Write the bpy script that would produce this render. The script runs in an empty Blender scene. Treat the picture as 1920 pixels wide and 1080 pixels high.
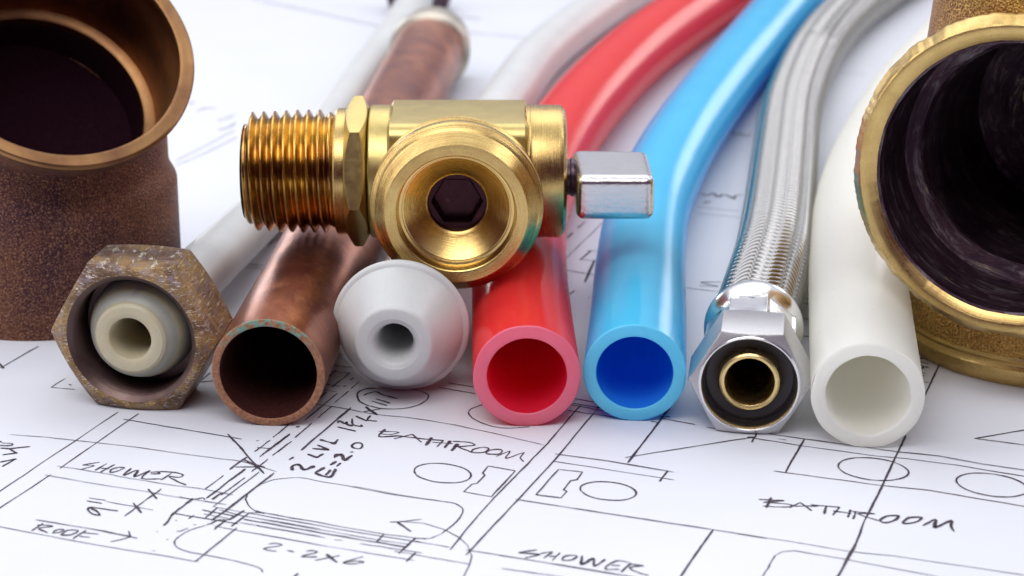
import bpy, bmesh, math, random
import numpy as np
from mathutils import Vector, Matrix
random.seed(4); rng = np.random.default_rng(4)
CM = 0.01
sc = bpy.context.scene; col = sc.collection
# ------------------------------------------------------------------ camera model (cm)
PITCH = math.radians(19); FPX = 4037.0; CAM = (0.0, -38.5, 16.0)
Fv = (0, math.cos(PITCH), -math.sin(PITCH)); Uv = (0, math.sin(PITCH), math.cos(PITCH))
def un(px, py, h=0.0):
    "point of the photo (1920x1080) -> place on the plane z = h (cm)"
    a = (px-960)/FPX; b = (540-py)/FPX
    D = (a, Fv[1]+b*Uv[1], Fv[2]+b*Uv[2]); t = (h-CAM[2])/D[2]
    return Vector((CAM[0]+D[0]*t, CAM[1]+D[1]*t, h))
# ------------------------------------------------------------------ objects
def tag(o, label, cat, group=None, kind=None):
    o['label'] = label; o['category'] = cat
    if group: o['group'] = group
    if kind: o['kind'] = kind
    return o
def root(name, loc, label, cat, group=None):
    o = bpy.data.objects.new(name, None); col.objects.link(o)
    o.empty_display_size = 0.01
    o.location = Vector(loc)*CM; return tag(o, label, cat, group)
class MB:
    "collects grids of points (world cm); build() links them as ONE mesh object"
    def __init__(s): s.v = []; s.f = []; s.uv = []; s.n = 0; s.mi = []; s.cur = 0
    def grid(s, P, closeu=False, uv=None, flip=False):
        "P[i][j]: i along the profile, j around"
        P = np.asarray(P, float); a, b, _ = P.shape
        if uv is None:
            uv = np.zeros((a, b, 2))
            uv[..., 0] = np.linspace(0, 1, b)[None, :]; uv[..., 1] = np.linspace(0, 1, a)[:, None]
        s.v.append(P.reshape(-1, 3)); jn = b if closeu else b-1
        i, j = np.meshgrid(np.arange(a-1), np.arange(jn), indexing='ij'); i = i.ravel(); j = j.ravel(); k = (j+1) % b
        q = np.stack([i*b+j, i*b+k, (i+1)*b+k, (i+1)*b+j], 1)
        u0 = uv[i, j]; u1 = uv[i, k].copy(); u2 = uv[i+1, k].copy(); u3 = uv[i+1, j]
        if closeu:
            w = (k == 0); step = uv[0, 1, 0]-uv[0, 0, 0]
            u1[w, 0] = uv[i[w], b-1, 0]+step; u2[w, 0] = uv[i[w]+1, b-1, 0]+step
        uq = np.stack([u0, u1, u2, u3], 1)
        if flip: q = q[:, ::-1]; uq = uq[:, ::-1]
        s.f.append(q+s.n); s.uv.append(uq); s.mi.append(np.full(len(q), s.cur)); s.n += a*b
    def build(s, name, mats, parent=None, sharp=34, base=None, recalc=True, merge=True):
        V = np.concatenate(s.v); Fq = np.concatenate(s.f); UVq = np.concatenate(s.uv); MI = np.concatenate(s.mi)
        if base is None: base = Vector(parent.location)/CM if parent else Vector((0, 0, 0))
        V = (V-np.array(base))*CM
        me = bpy.data.meshes.new(name)
        me.vertices.add(len(V)); me.vertices.foreach_set('co', V.ravel())
        me.loops.add(len(Fq)*4); me.loops.foreach_set('vertex_index', Fq.ravel().astype(np.int32))
        me.polygons.add(len(Fq)); me.polygons.foreach_set('loop_start', np.arange(0, len(Fq)*4, 4, dtype=np.int32))
        me.update(calc_edges=True)
        ul = me.uv_layers.new(name='UVMap'); ul.data.foreach_set('uv', UVq.reshape(-1))
        if not isinstance(mats, (list, tuple)): mats = [mats]
        for m in mats: me.materials.append(m)
        me.polygons.foreach_set('material_index', MI.astype(np.int32))
        if merge or recalc:
            bm = bmesh.new(); bm.from_mesh(me)
            if merge: bmesh.ops.remove_doubles(bm, verts=bm.verts, dist=2e-7)
            bmesh.ops.dissolve_degenerate(bm, dist=1e-8, edges=bm.edges)
            if recalc: bmesh.ops.recalc_face_normals(bm, faces=bm.faces)
            bm.to_mesh(me); bm.free()
        me.shade_smooth()
        if sharp: me.set_sharp_from_angle(angle=math.radians(sharp))
        o = bpy.data.objects.new(name, me); col.objects.link(o)
        if parent: o.parent = parent
        else: o.location = Vector(base)*CM
        o.location = o.location if not parent else (0, 0, 0)
        return o
def part(o, parent):
    "hang a part (built with its own base) under parent"
    return o
def frame(axis, up=(0, 0, 1)):
    a = Vector(axis).normalized(); u = Vector(up); u = (u-a*u.dot(a)).normalized(); r = u.cross(a).normalized()
    return a, u, r       # axis, up, right
def lathe(mb, O, axis, prof, seg=96, up=(0, 0, 1), rf=None, wob=0.0, cut=False):
    "revolve prof [(t along axis, r)] about axis through O; seam at the bottom"
    a, u, r = frame(axis, up); O = Vector(O)
    th = np.linspace(0, 2*math.pi, seg, endpoint=False)-math.pi/2
    D = np.cos(th)[:, None]*np.array(r)[None]+np.sin(th)[:, None]*np.array(u)[None]
    P = []; L = [0.0]
    for i, (t, rr) in enumerate(prof):
        rad = np.full(seg, rr, float)
        if rf is not None: rad = rf(t, rr, th)
        if wob: rad = rad*(1+wob*np.sin(3*th+t*2.1)*np.cos(5*th-t))
        P.append(np.array(O)[None]+np.array(a)[None]*t+D*rad[:, None])
        if i: L.append(L[-1]+math.hypot(t-prof[i-1][0], rr-prof[i-1][1]))
    uv = np.zeros((len(prof), seg, 2)); uv[..., 0] = (np.arange(seg)/seg)[None]; uv[..., 1] = np.array(L)[:, None]
    mb.grid(P, True, uv)
    if cut:    # leave out the faces inside the mouth of the tee
        Pf = mb.v[-1]; q = mb.f[-1]; cen = Pf[q-(mb.n-len(Pf))].mean(1)-np.array([TB.x, TB.y, zt]); al = cen@np.array(nT)
        rad = np.linalg.norm(cen-al[:, None]*np.array(nT)[None], axis=1); keep = ~((rad < 2.765) & (al > 0))
        mb.f[-1] = q[keep]; mb.uv[-1] = mb.uv[-1][keep]; mb.mi[-1] = mb.mi[-1][keep]
def spline(pts, n=12):
    pts = [Vector(p) for p in pts]; P = [pts[0]*2-pts[1]]+pts+[pts[-1]*2-pts[-2]]; out = []
    for i in range(1, len(P)-2):
        p0, p1, p2, p3 = P[i-1:i+3]
        t0 = 0; t1 = (p1-p0).length**.5; t2 = t1+(p2-p1).length**.5; t3 = t2+(p3-p2).length**.5
        for k in range(n):
            t = t1+(t2-t1)*k/n
            A1 = p0*((t1-t)/(t1-t0))+p1*((t-t0)/(t1-t0)); A2 = p1*((t2-t)/(t2-t1))+p2*((t-t1)/(t2-t1)); A3 = p2*((t3-t)/(t3-t2))+p3*((t-t2)/(t3-t2))
            B1 = A1*((t2-t)/(t2-t0))+A2*((t-t0)/(t2-t0)); B2 = A2*((t3-t)/(t3-t1))+A3*((t-t1)/(t3-t1))
            out.append(B1*((t2-t)/(t2-t1))+B2*((t-t1)/(t2-t1)))
    out.append(pts[-1]); return out
def resample(pts, step):
    P = np.array([list(p) for p in pts]); d = np.r_[0, np.cumsum(np.linalg.norm(np.diff(P, axis=0), axis=1))]
    n = max(2, int(d[-1]/step)+1); s = np.linspace(0, d[-1], n)
    return np.stack([np.interp(s, d, P[:, k]) for k in range(3)], 1), s
def sweep(mb, C, s, rad, seg=64, flip=False):
    "tube skin round the polyline C; rad: number, array per ring, or function(s, th)"
    T = np.gradient(C, axis=0); T /= np.linalg.norm(T, axis=1)[:, None]
    Z = np.array([0, 0, 1.0]); R = np.cross(T, Z); R /= np.linalg.norm(R, axis=1)[:, None]; Un = np.cross(R, T)
    th = np.linspace(0, 2*math.pi, seg, endpoint=False)-math.pi/2
    if callable(rad): rr = rad(s[:, None], th[None])
    else: rr = np.broadcast_to(np.reshape(rad, (-1, 1)), (len(C), seg))
    P = C[:, None]+rr[..., None]*(np.cos(th)[None, :, None]*R[:, None]+np.sin(th)[None, :, None]*Un[:, None])
    uv = np.zeros((len(C), seg, 2)); uv[..., 0] = (np.arange(seg)/seg)[None]; uv[..., 1] = s[:, None]
    mb.grid(P, True, uv, flip); return P
def hexring(mb, O, axis, L, Rc, hole, up=(0, 0, 1), rot=0.0, ch=0.955, tan=0.5, seg=120, hole2=None, backhole=None, back=True):
    "hex nut with a chamfered face and a round hole; front face at t=0; flats top and bottom"
    a, u, r = frame(axis, up); O = np.array(O); ap = Rc*math.cos(math.pi/6)
    th = np.linspace(0, 2*math.pi, seg, endpoint=False)+math.radians(rot)-math.pi/3
    loc = (th-math.radians(rot)) % (math.pi/3)
    rh = ap/np.cos(loc-math.pi/6)
    D = np.cos(th)[:, None]*np.array(r)[None]+np.sin(th)[:, None]*np.array(u)[None]
    rc = ap*ch
    rings = [(np.zeros(seg), np.full(seg, hole)), (np.zeros(seg)-0.0, np.full(seg, rc)),
             ((rh-rc)*tan, rh-0.012), ((rh-rc)*tan+0.03, rh)]
    ee = (rh-rc)*tan if back else np.full(seg, 0.02)
    rings += [(L-ee-0.03, rh), (L-ee, rh-0.012), (np.full(seg, L), np.full(seg, rc)), (np.full(seg, L), np.full(seg, backhole or hole))]
    P = [O[None]+np.array(a)[None]*t[:, None]+D*q[:, None] for t, q in rings]
    uv = np.zeros((len(rings), seg, 2)); uv[..., 0] = (np.arange(seg)/seg)[None]
    uv[..., 1] = np.array([0, rc-hole, rc-hole+.15, rc-hole+.2, rc-hole+L, rc-hole+L+.05, rc-hole+L+.2, 2*(rc-hole)+L])[:, None]
    mb.grid(P, True, uv)
# ------------------------------------------------------------------ materials
class NT:
    def __init__(s, name):
        s.m = bpy.data.materials.new(name); s.m.use_nodes = True; s.t = s.m.node_tree; s.N = s.t.nodes; s.N.clear()
        s.out = s.N.new('ShaderNodeOutputMaterial'); s.b = s.N.new('ShaderNodeBsdfPrincipled')
        s.t.links.new(s.b.outputs[0], s.out.inputs[0]); s._oc = None
    def link(s, a, b): s.t.links.new(a, b)
    def val(s, sock, v):
        if isinstance(v, (int, float)): sock.default_value = v
        elif isinstance(v, (tuple, list)): sock.default_value = tuple(v) if len(v) != 3 or sock.type == 'VECTOR' else (*v, 1)
        else: s.link(v, sock)
    def set(s, **k):
        for n, v in k.items(): s.val(s.b.inputs[n.replace('_', ' ')], v)
        return s
    def co(s, kind='Object', scale=(1, 1, 1)):
        t = s.N.new('ShaderNodeTexCoord'); mp = s.N.new('ShaderNodeMapping')
        f = 100.0 if kind == 'Object' else 1.0
        mp.inputs['Scale'].default_value = tuple(f*c for c in scale); s.link(t.outputs[kind], mp.inputs[0]); return mp.outputs[0]
    def noise(s, vec, scale=5, detail=3, rough=.5, dist=0):
        n = s.N.new('ShaderNodeTexNoise'); s.link(vec, n.inputs['Vector']); n.inputs['Scale'].default_value = scale
        n.inputs['Detail'].default_value = detail; n.inputs['Roughness'].default_value = rough; n.inputs['Distortion'].default_value = dist
        return n.outputs['Fac']
    def vor(s, vec, scale, feature='F1'):
        n = s.N.new('ShaderNodeTexVoronoi'); n.feature = feature; s.link(vec, n.inputs['Vector']); n.inputs['Scale'].default_value = scale
        return n.outputs['Distance']
    def ramp(s, fac, *st):
        r = s.N.new('ShaderNodeValToRGB'); e = r.color_ramp.elements
        while len(e) < len(st): e.new(.5)
        for i, (p, c) in enumerate(st):
            e[i].position = p; c = c if isinstance(c, (tuple, list)) else (c, c, c); e[i].color = (*c, 1)
        s.link(fac, r.inputs[0]); return r.outputs[0]
    def mix(s, f, a, b, mode='MIX'):
        n = s.N.new('ShaderNodeMix'); n.data_type = 'RGBA'; n.blend_type = mode
        s.val(n.inputs[0], f); s.val(n.inputs[6], a); s.val(n.inputs[7], b); return n.outputs[2]
    def math(s, op, a, b=0.0, clamp=False):
        n = s.N.new('ShaderNodeMath'); n.operation = op; n.use_clamp = clamp; s.val(n.inputs[0], a); s.val(n.inputs[1], b); return n.outputs[0]
    def bump(s, h, dist=.01, strength=1.0, base=None, bevel=0):
        n = s.N.new('ShaderNodeBump'); n.inputs['Distance'].default_value = dist*CM; n.inputs['Strength'].default_value = strength
        s.val(n.inputs['Height'], h)
        if bevel:
            bv = s.N.new('ShaderNodeBevel'); bv.samples = 4; bv.inputs['Radius'].default_value = bevel*CM; s.link(bv.outputs[0], n.inputs['Normal'])
        if base is not None: s.link(base, n.inputs['Normal'])
        s.link(n.outputs[0], s.b.inputs['Normal']); return n.outputs[0]

def mat_brass(name, base=(.78, .55, .17), dark=(.42, .24, .06), rough=.26, turn=1.0, tarn=.35, purple=.25, uvs=(1.5, 34, 1)):
    k = NT(name); o = k.co(); uv = k.co('UV', uvs)
    big = k.noise(o, 1.1, 4, .6, .4); mid = k.noise(o, 4.5, 5, .65); rings = k.noise(uv, 1.0, 5, .72)
    fine = k.noise(o, 38, 3, .6)
    c = k.mix(k.ramp(big, (.38, 0.0), (.72, tarn)), base, dark)
    c = k.mix(k.ramp(rings, (.3, .35*turn), (.62, 0.0)), c, dark)
    c = k.mix(k.ramp(mid, (.62, 0.0), (.78, purple)), c, (.30, .12, .16))
    c = k.mix(k.ramp(fine, (.64, 0.0), (.7, .5)), c, (.16, .08, .05))
    r = k.math('ADD', k.math('MULTIPLY', rings, .22), k.math('MULTIPLY', mid, .18)); r = k.math('ADD', r, rough-.2)
    k.set(Base_Color=c, Metallic=1.0, Roughness=r)
    h = k.math('ADD', k.math('MULTIPLY', rings, 1.0*turn), k.math('MULTIPLY', fine, .35))
    k.bump(h, .006, .9, bevel=.02); return k.m
def mat_cast(name, base, dark, hi, rough=.45, met=.85, grain=26, amp=.02, cov=.5):
    k = NT(name); o = k.co()
    big = k.noise(o, .55, 3, .55, .6); mid = k.noise(o, 3.2, 5, .7); g = k.noise(o, grain, 4, .7); g2 = k.vor(o, grain*.8)
    c = k.mix(k.ramp(big, (.36, 0.0), (.66, 1.0)), base, dark)
    c = k.mix(k.ramp(mid, (.52, 0.0), (.72, cov)), c, hi)
    c = k.mix(k.ramp(g, (.52, 0.0), (.62, .85)), c, hi)
    c = k.mix(k.ramp(g, (.36, .9), (.46, 0.0)), c, tuple(x*.35 for x in dark))
    k.set(Base_Color=c, Metallic=met, Roughness=k.math('ADD', k.math('MULTIPLY', g, .35), rough-.15))
    k.bump(k.math('ADD', g, k.math('MULTIPLY', g2, .7)), amp, .9, bevel=.03); return k.m
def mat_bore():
    k = NT('shade_tinted_bore'); o = k.co(); uv = k.co('UV', (16, 6, 1)); a = k.noise(uv, 1.0, 7, .8, .8); b = k.noise(o, .9, 4, .6); f = k.noise(o, 24, 4, .7)
    c = k.mix(k.ramp(b, (.4, 0.0), (.62, 1.0)), (.075, .036, .050), (.035, .014, .028))  # dark purple base puts the bore's shade into its colour
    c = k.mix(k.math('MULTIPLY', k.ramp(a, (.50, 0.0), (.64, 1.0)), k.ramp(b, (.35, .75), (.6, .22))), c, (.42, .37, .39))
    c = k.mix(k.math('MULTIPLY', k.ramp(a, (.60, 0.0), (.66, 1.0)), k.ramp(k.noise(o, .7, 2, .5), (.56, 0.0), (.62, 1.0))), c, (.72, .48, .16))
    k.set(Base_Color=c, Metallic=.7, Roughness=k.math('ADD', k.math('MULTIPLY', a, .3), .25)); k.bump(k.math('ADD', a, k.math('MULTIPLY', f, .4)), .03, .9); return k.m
def mat_agednut(name):
    k = NT(name); o = k.co(); sx = k.co('Object', (1, .35, 1)); uv = k.co('UV', (2, 22, 1))
    big = k.noise(o, 1.6, 4, .6, .5); mid = k.noise(o, 5, 6, .75); scr = k.noise(k.co('Object', (9, 3, 40)), 1.0, 4, .7, .4); fine = k.noise(sx, 40, 4, .7)
    c = k.mix(k.ramp(big, (.38, 0.0), (.6, 1.0)), (.40, .25, .10), (.15, .085, .055))
    c = k.mix(k.ramp(mid, (.50, 0.0), (.62, .9)), c, (.27, .22, .24))
    c = k.mix(k.ramp(scr, (.56, 0.0), (.64, .9)), c, (.74, .68, .56))
    c = k.mix(k.ramp(fine, (.3, .8), (.46, 0.0)), c, (.10, .06, .05))
    k.set(Base_Color=c, Metallic=.9, Roughness=k.math('ADD', k.math('MULTIPLY', fine, .4), .12))
    k.bump(k.math('ADD', k.math('MULTIPLY', scr, .6), fine), .03, 1.0, bevel=.045); return k.m
def mat_copper():
    k = NT('aged_copper'); o = k.co(); uv = k.co('UV', (5, .5, 1)); uv2 = k.co('UV', (26, 3, 1))
    big = k.noise(o, .8, 4, .6, .5); st = k.noise(uv, 1.6, 5, .7); scr = k.noise(uv2, 2.5, 3, .7, 1.2); sp = k.noise(o, 30, 3, .6)
    sc2 = k.N.new('ShaderNodeTexWave')
    sc2.inputs['Scale'].default_value = 1.3; sc2.inputs['Distortion'].default_value = 26; sc2.inputs['Detail'].default_value = 5; sc2.inputs['Detail Scale'].default_value = 2.2
    k.link(k.co('Object', (2.2, 1.0, 2.2)), sc2.inputs['Vector'])
    n1 = k.noise(k.co('Object', (1.6, 3.2, 1.6)), 1.0, 2, .5, .3); n2 = k.noise(k.co('Object', (4.5, 1.0, 4.5)), 1.3, 2, .5, .2)
    h1 = k.math('ABSOLUTE', k.math('SUBTRACT', k.math('FRACT', k.math('MULTIPLY', n1, 9.0)), .5)); h2 = k.math('ABSOLUTE', k.math('SUBTRACT', k.math('FRACT', k.math('MULTIPLY', n2, 11.0)), .5))
    brk = k.ramp(k.noise(o, 2.3, 3, .6), (.5, 0.0), (.62, 1.0))
    hair = k.math('MULTIPLY', k.math('MAXIMUM', k.ramp(h1, (0.0, 1.0), (.022, 0.0)), k.ramp(h2, (0.0, .8), (.02, 0.0))), brk)
    c = k.mix(k.ramp(big, (.36, 0.0), (.66, .85)), (.42, .145, .075), (.22, .07, .055))
    c = k.mix(k.ramp(st, (.5, 0.0), (.75, .5)), c, (.74, .34, .16))
    c = k.mix(k.ramp(scr, (.62, 0.0), (.72, .35)), c, (.86, .56, .42))
    c = k.mix(k.math('MULTIPLY', hair, .6), c, (.92, .66, .52))
    c = k.mix(k.ramp(sp, (.66, 0.0), (.72, .6)), c, (.14, .05, .05))
    k.set(Base_Color=c, Metallic=.92, Roughness=k.math('ADD', k.math('MULTIPLY', st, .2), .22))
    k.bump(k.math('ADD', k.math('ADD', scr, k.math('MULTIPLY', hair, -.15)), k.math('MULTIPLY', sp, .5)), .006, .8); return k.m
def mat_copper_end():
    k = NT('verdigris_copper'); o = k.co(); g = k.noise(o, 16, 5, .75); n = k.noise(o, 5.5, 4, .65)
    sep = k.N.new('ShaderNodeSeparateXYZ'); k.link(k.co(), sep.inputs[0])
    top = k.math('MULTIPLY', k.math('SUBTRACT', sep.outputs[2], 1.55, True), 1.3, True)
    c = k.mix(k.ramp(g, (.35, 0.0), (.65, 1.0)), (.26, .10, .06), (.50, .25, .13))
    gm = k.math('MULTIPLY', k.ramp(n, (.46, 0.0), (.54, 1.0)), k.math('MULTIPLY', top, 2.4, True))
    c = k.mix(gm, c, k.mix(g, (.10, .26, .18), (.32, .46, .36)))
    k.set(Base_Color=c, Metallic=.35, Roughness=.55); k.bump(g, .03, 1.0, bevel=.02); return k.m
def mat_plastic(name, c1, c2, rough=.35, sss=.0, rad=(1, 1, 1), trans=0.0, tcol=None, spots=.0, bumpd=.004, inner=None, spec=.5, scratch=.5):
    k = NT(name); o = k.co(); big = k.noise(o, .9, 4, .6); f = k.noise(o, 22, 4, .65); uvn = k.noise(k.co('UV', (22, 1.2, 1)), 2, 4, .7)
    c = k.mix(k.ramp(big, (.35, 0.0), (.68, 1.0)), c1, c2)
    if spots: c = k.mix(k.ramp(f, (.63, 0.0), (.70, spots)), c, tuple(x*.45 for x in c2))
    k.set(Base_Color=c, Roughness=k.math('ADD', k.math('MULTIPLY', uvn, .16), rough-.08))
    k.b.inputs['Specular IOR Level'].default_value = spec
    n1 = k.noise(k.co('Object', (2.2, .5, 2.2)), 1.0, 3, .5, .4); h1 = k.math('ABSOLUTE', k.math('SUBTRACT', k.math('FRACT', k.math('MULTIPLY', n1, 8.0)), .5))
    brk = k.ramp(k.noise(o, 1.7, 3, .6), (.54, 0.0), (.64, 1.0)); hair = k.math('MULTIPLY', k.ramp(h1, (0.0, 1.0), (.016, 0.0)), brk)
    c = k.mix(k.math('MULTIPLY', hair, .35), c, tuple(min(1, x*.5+.45) for x in c1)); k.set(Base_Color=c)
    if sss:
        k.b.inputs['Subsurface Weight'].default_value = sss; k.b.inputs['Subsurface Radius'].default_value = rad; k.b.inputs['Subsurface Scale'].default_value = .3*CM
    k.bump(k.math('ADD', k.math('MULTIPLY', f, .5), k.math('MULTIPLY', uvn, scratch)), bumpd, .8)
    if trans:
        tb = k.N.new('ShaderNodeBsdfTranslucent'); tb.inputs[0].default_value = (*tcol, 1)
        mx = k.N.new('ShaderNodeMixShader'); mx.inputs[0].default_value = trans
        k.link(k.b.outputs[0], mx.inputs[1]); k.link(tb.outputs[0], mx.inputs[2]); k.link(mx.outputs[0], k.out.inputs[0])
    return k.m
def mat_chrome(name, c=(.66, .65, .66), rough=.22, amp=.007, sc_=13):
    k = NT(name); o = k.co(); n = k.noise(o, sc_, 3, .5); f = k.noise(o, 60, 3, .7); s_ = k.noise(k.co('Object', (2, 3, 60)), 1, 3, .6)
    cc = k.mix(k.ramp(f, (.64, 0.0), (.72, .6)), c, tuple(x*.35 for x in c))
    k.set(Base_Color=cc, Metallic=1.0, Roughness=k.math('ADD', k.math('MULTIPLY', s_, .12), rough-.04))
    k.bump(k.math('ADD', n, k.math('MULTIPLY', k.math('ADD', f, s_), .12)), amp, .9, bevel=.03); return k.m
def mat_steelface(name, c, rough):
    k = NT(name); o = k.co(); f = k.noise(o, 55, 4, .75)
    k.set(Base_Color=k.mix(k.ramp(f, (.35, 0.0), (.65, 1.0)), tuple(x*.7 for x in c), c), Metallic=1.0, Roughness=rough); k.bump(f, .008, .9, bevel=.03); return k.m
def mat_plain(name, c, rough=.6, met=0.0, n=.3, sc_=12, amp=.01):
    k = NT(name); o = k.co(); f = k.noise(o, sc_, 4, .65)
    k.set(Base_Color=k.mix(k.ramp(f, (.35, 0.0), (.65, 1.0)), tuple(x*(1-n) for x in c), c), Metallic=met, Roughness=rough); k.bump(f, amp, .8); return k.m
def mat_paper():
    k = NT('paper'); o = k.co(); f = k.noise(o, 45, 5, .7); b = k.noise(o, .22, 4, .6); sm = k.noise(o, 1.4, 5, .7)
    c = k.mix(k.ramp(b, (.35, 0.0), (.65, 1.0)), (.635, .650, .705), (.655, .668, .715))
    c = k.mix(k.ramp(sm, (.60, 0.0), (.75, .25)), c, (.60, .62, .67))
    k.set(Base_Color=c, Roughness=.62); k.b.inputs['Specular IOR Level'].default_value = .25
    wav = k.noise(o, .10, 2, .5)
    k.bump(k.math('ADD', k.math('MULTIPLY', f, .05), k.math('MULTIPLY', wav, 4.0)), .03, .6); return k.m
def mat_ink():
    k = NT('drawing_ink'); o = k.co(); f = k.noise(o, 30, 4, .7)
    k.set(Base_Color=k.mix(k.ramp(f, (.45, 0.0), (.75, 1.0)), (.032, .020, .032), (.17, .14, .17)), Roughness=.6); k.b.inputs['Specular IOR Level'].default_value = .2
    hole = k.ramp(k.noise(o, 42, 3, .7), (.22, 0.0), (.30, 1.0)); k.link(hole, k.b.inputs['Alpha']); return k.m
def mat_braid():
    k = NT('stainless_wire'); o = k.co(); f = k.noise(o, 40, 3, .6)
    k.set(Base_Color=k.mix(f, (.24, .235, .23), (.48, .47, .45)), Metallic=1.0, Roughness=.22); return k.m

M = dict(
    paper=mat_paper(), ink=mat_ink(),
    valve=mat_brass('turned_brass', (.66, .48, .18), (.34, .18, .06), .26, tarn=.6, purple=.4),
    thread=mat_brass('threaded_brass', (.66, .42, .10), (.20, .08, .045), .19, turn=.5, tarn=.9, purple=.7, uvs=(2, 9, 1)),  # tarnish deepened so the colour also carries dark reflections on the thread
    flat=mat_brass('flat_brass', (.58, .46, .18), (.38, .26, .08), .34, turn=.7, tarn=.3, purple=.15, uvs=(40, 3, 1)),
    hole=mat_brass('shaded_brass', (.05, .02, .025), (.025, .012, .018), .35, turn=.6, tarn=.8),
    bronze=mat_cast('cast_bronze', (.17, .070, .044), (.080, .033, .043), (.40, .21, .12), .42, .85, 25, .05, .12),
    bronze_rim=mat_brass('machined_bronze', (.33, .18, .075), (.155, .07, .04), .38, turn=1.0, tarn=.9, purple=.5),
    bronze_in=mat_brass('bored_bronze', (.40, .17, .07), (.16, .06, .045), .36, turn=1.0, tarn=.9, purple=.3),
    tee=mat_cast('cast_brass', (.50, .29, .08), (.30, .14, .05), (.80, .54, .16), .30, 1.0, 22, .035, .35),
    tee_rim=mat_brass('machined_tee_brass', (.72, .52, .20), (.42, .26, .09), .30, turn=1.0, tarn=.6, purple=.2),
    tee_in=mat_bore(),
    nut=mat_agednut('aged_brass'),
    nut_in=mat_brass('dark_brass_thread', (.17, .115, .10), (.07, .04, .05), .42, turn=1.0, tarn=.8, purple=.6),  # darker brown brass for the thread inside the nut
    copper=mat_copper(), copper_end=mat_copper_end(), copper_in=mat_plain('dark_copper_bore', (.13, .038, .032), .5, .4, .6, 14, .02),  # copper_in: darker red-brown than the outer wall
    grey=mat_plastic('grey_plastic', (.60, .615, .60), (.55, .565, .56), .36, .25, (1, .9, .8), spots=.25),
    grey_old=mat_plastic('aged_grey_plastic', (.50, .50, .44), (.44, .43, .36), .40, .2, (1, .9, .7), spots=.7, bumpd=.008),
    cream=mat_plastic('aged_cream_plastic', (.58, .51, .32), (.52, .48, .35), .42, .2, (1, .8, .5), spots=.6, bumpd=.008),
    red=mat_plastic('red_plastic', (.93, .070, .052), (.90, .055, .055), .13, 0, trans=.50, tcol=(1.0, .15, .24)),
    red_in=mat_plastic('red_bore', (.88, .030, .085), (.84, .022, .075), .3, 0, trans=.5, tcol=(1.0, .10, .20)),
    red_cut=mat_plastic('red_cut', (.92, .24, .35), (.90, .18, .28), .42, 0, trans=.30, tcol=(.95, .28, .32), spots=.2, bumpd=.012),
    blue=mat_plastic('blue_plastic', (.13, .80, .97), (.11, .75, .96), .13, 0, trans=.48, tcol=(.20, .86, 1.0)),
    blue_in=mat_plastic('blue_bore', (.035, .33, .92), (.03, .28, .90), .3, 0, trans=.45, tcol=(.04, .32, 1.0)),
    blue_cut=mat_plastic('blue_cut', (.18, .78, .98), (.15, .72, .97), .40, 0, trans=.30, tcol=(.16, .62, .98), bumpd=.012),
    white=mat_plastic('white_plastic', (.95, .95, .925), (.94, .94, .91), .30, 0, trans=.5, tcol=(.98, .975, .92), bumpd=.005),
    white_in=mat_plastic('white_bore', (.97, .96, .90), (.96, .95, .88), .4, 0, trans=.6, tcol=(1.0, .99, .92)),
    chrome=mat_chrome('chrome_plate'), steel=mat_steelface('nickel_face', (.66, .65, .66), .34), hosechrome=mat_chrome('nickel_plate', (.78, .78, .78), .18, .004, 6),
    rubber=mat_plain('black_rubber', (.022, .016, .022), .38, 0, .3, 30, .008),
    ringbrass=mat_brass('insert_brass', (.80, .62, .28), (.5, .34, .14), .28, turn=.6, tarn=.5), braid=mat_braid(),
    table=mat_plain('table_top', (.55, .55, .56), .5, 0, .1),
    stem=mat_plain('dark_steel', (.14, .09, .12), .35, .9, .4),
)
# ------------------------------------------------------------------ setting: table and the drawing
mb = MB(); x = np.array([-120, 120.]); y = np.array([-60, 150.])
mb.grid([[(a, b, -.12) for b in y] for a in x]); t = mb.build('table', M['table'], base=(0, 0, -.12), sharp=0, recalc=False)
t['kind'] = 'structure'
for f in t.data.polygons: pass
sheet = root('drawing_sheet', (0, 20, 0), 'large white sheet of paper with a hand-drawn house plan, under all the fittings', 'paper')
mb = MB(); X0, X1, Y0, Y1 = -48, 52, -26, 66
gx = np.linspace(X0, X1, 3); gy = np.linspace(Y0, Y1, 3)
def quad(mb, pts): mb.grid([[pts[0], pts[1]], [pts[3], pts[2]]])
quad(mb, [(X0, Y0, 0), (X1, Y0, 0), (X1, Y1, 0), (X0, Y1, 0)])
quad(mb, [(X0, Y0, -.03), (X1, Y0, -.03), (X1, Y1, -.03), (X0, Y1, -.03)])
for p, q in (((X0, Y0), (X1, Y0)), ((X1, Y0), (X1, Y1)), ((X1, Y1), (X0, Y1)), ((X0, Y1), (X0, Y0))):
    quad(mb, [(*p, -.03), (*q, -.03), (*q, 0), (*p, 0)])
mb.build('paper_sheet', M['paper'], sheet, sharp=30)

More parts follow.
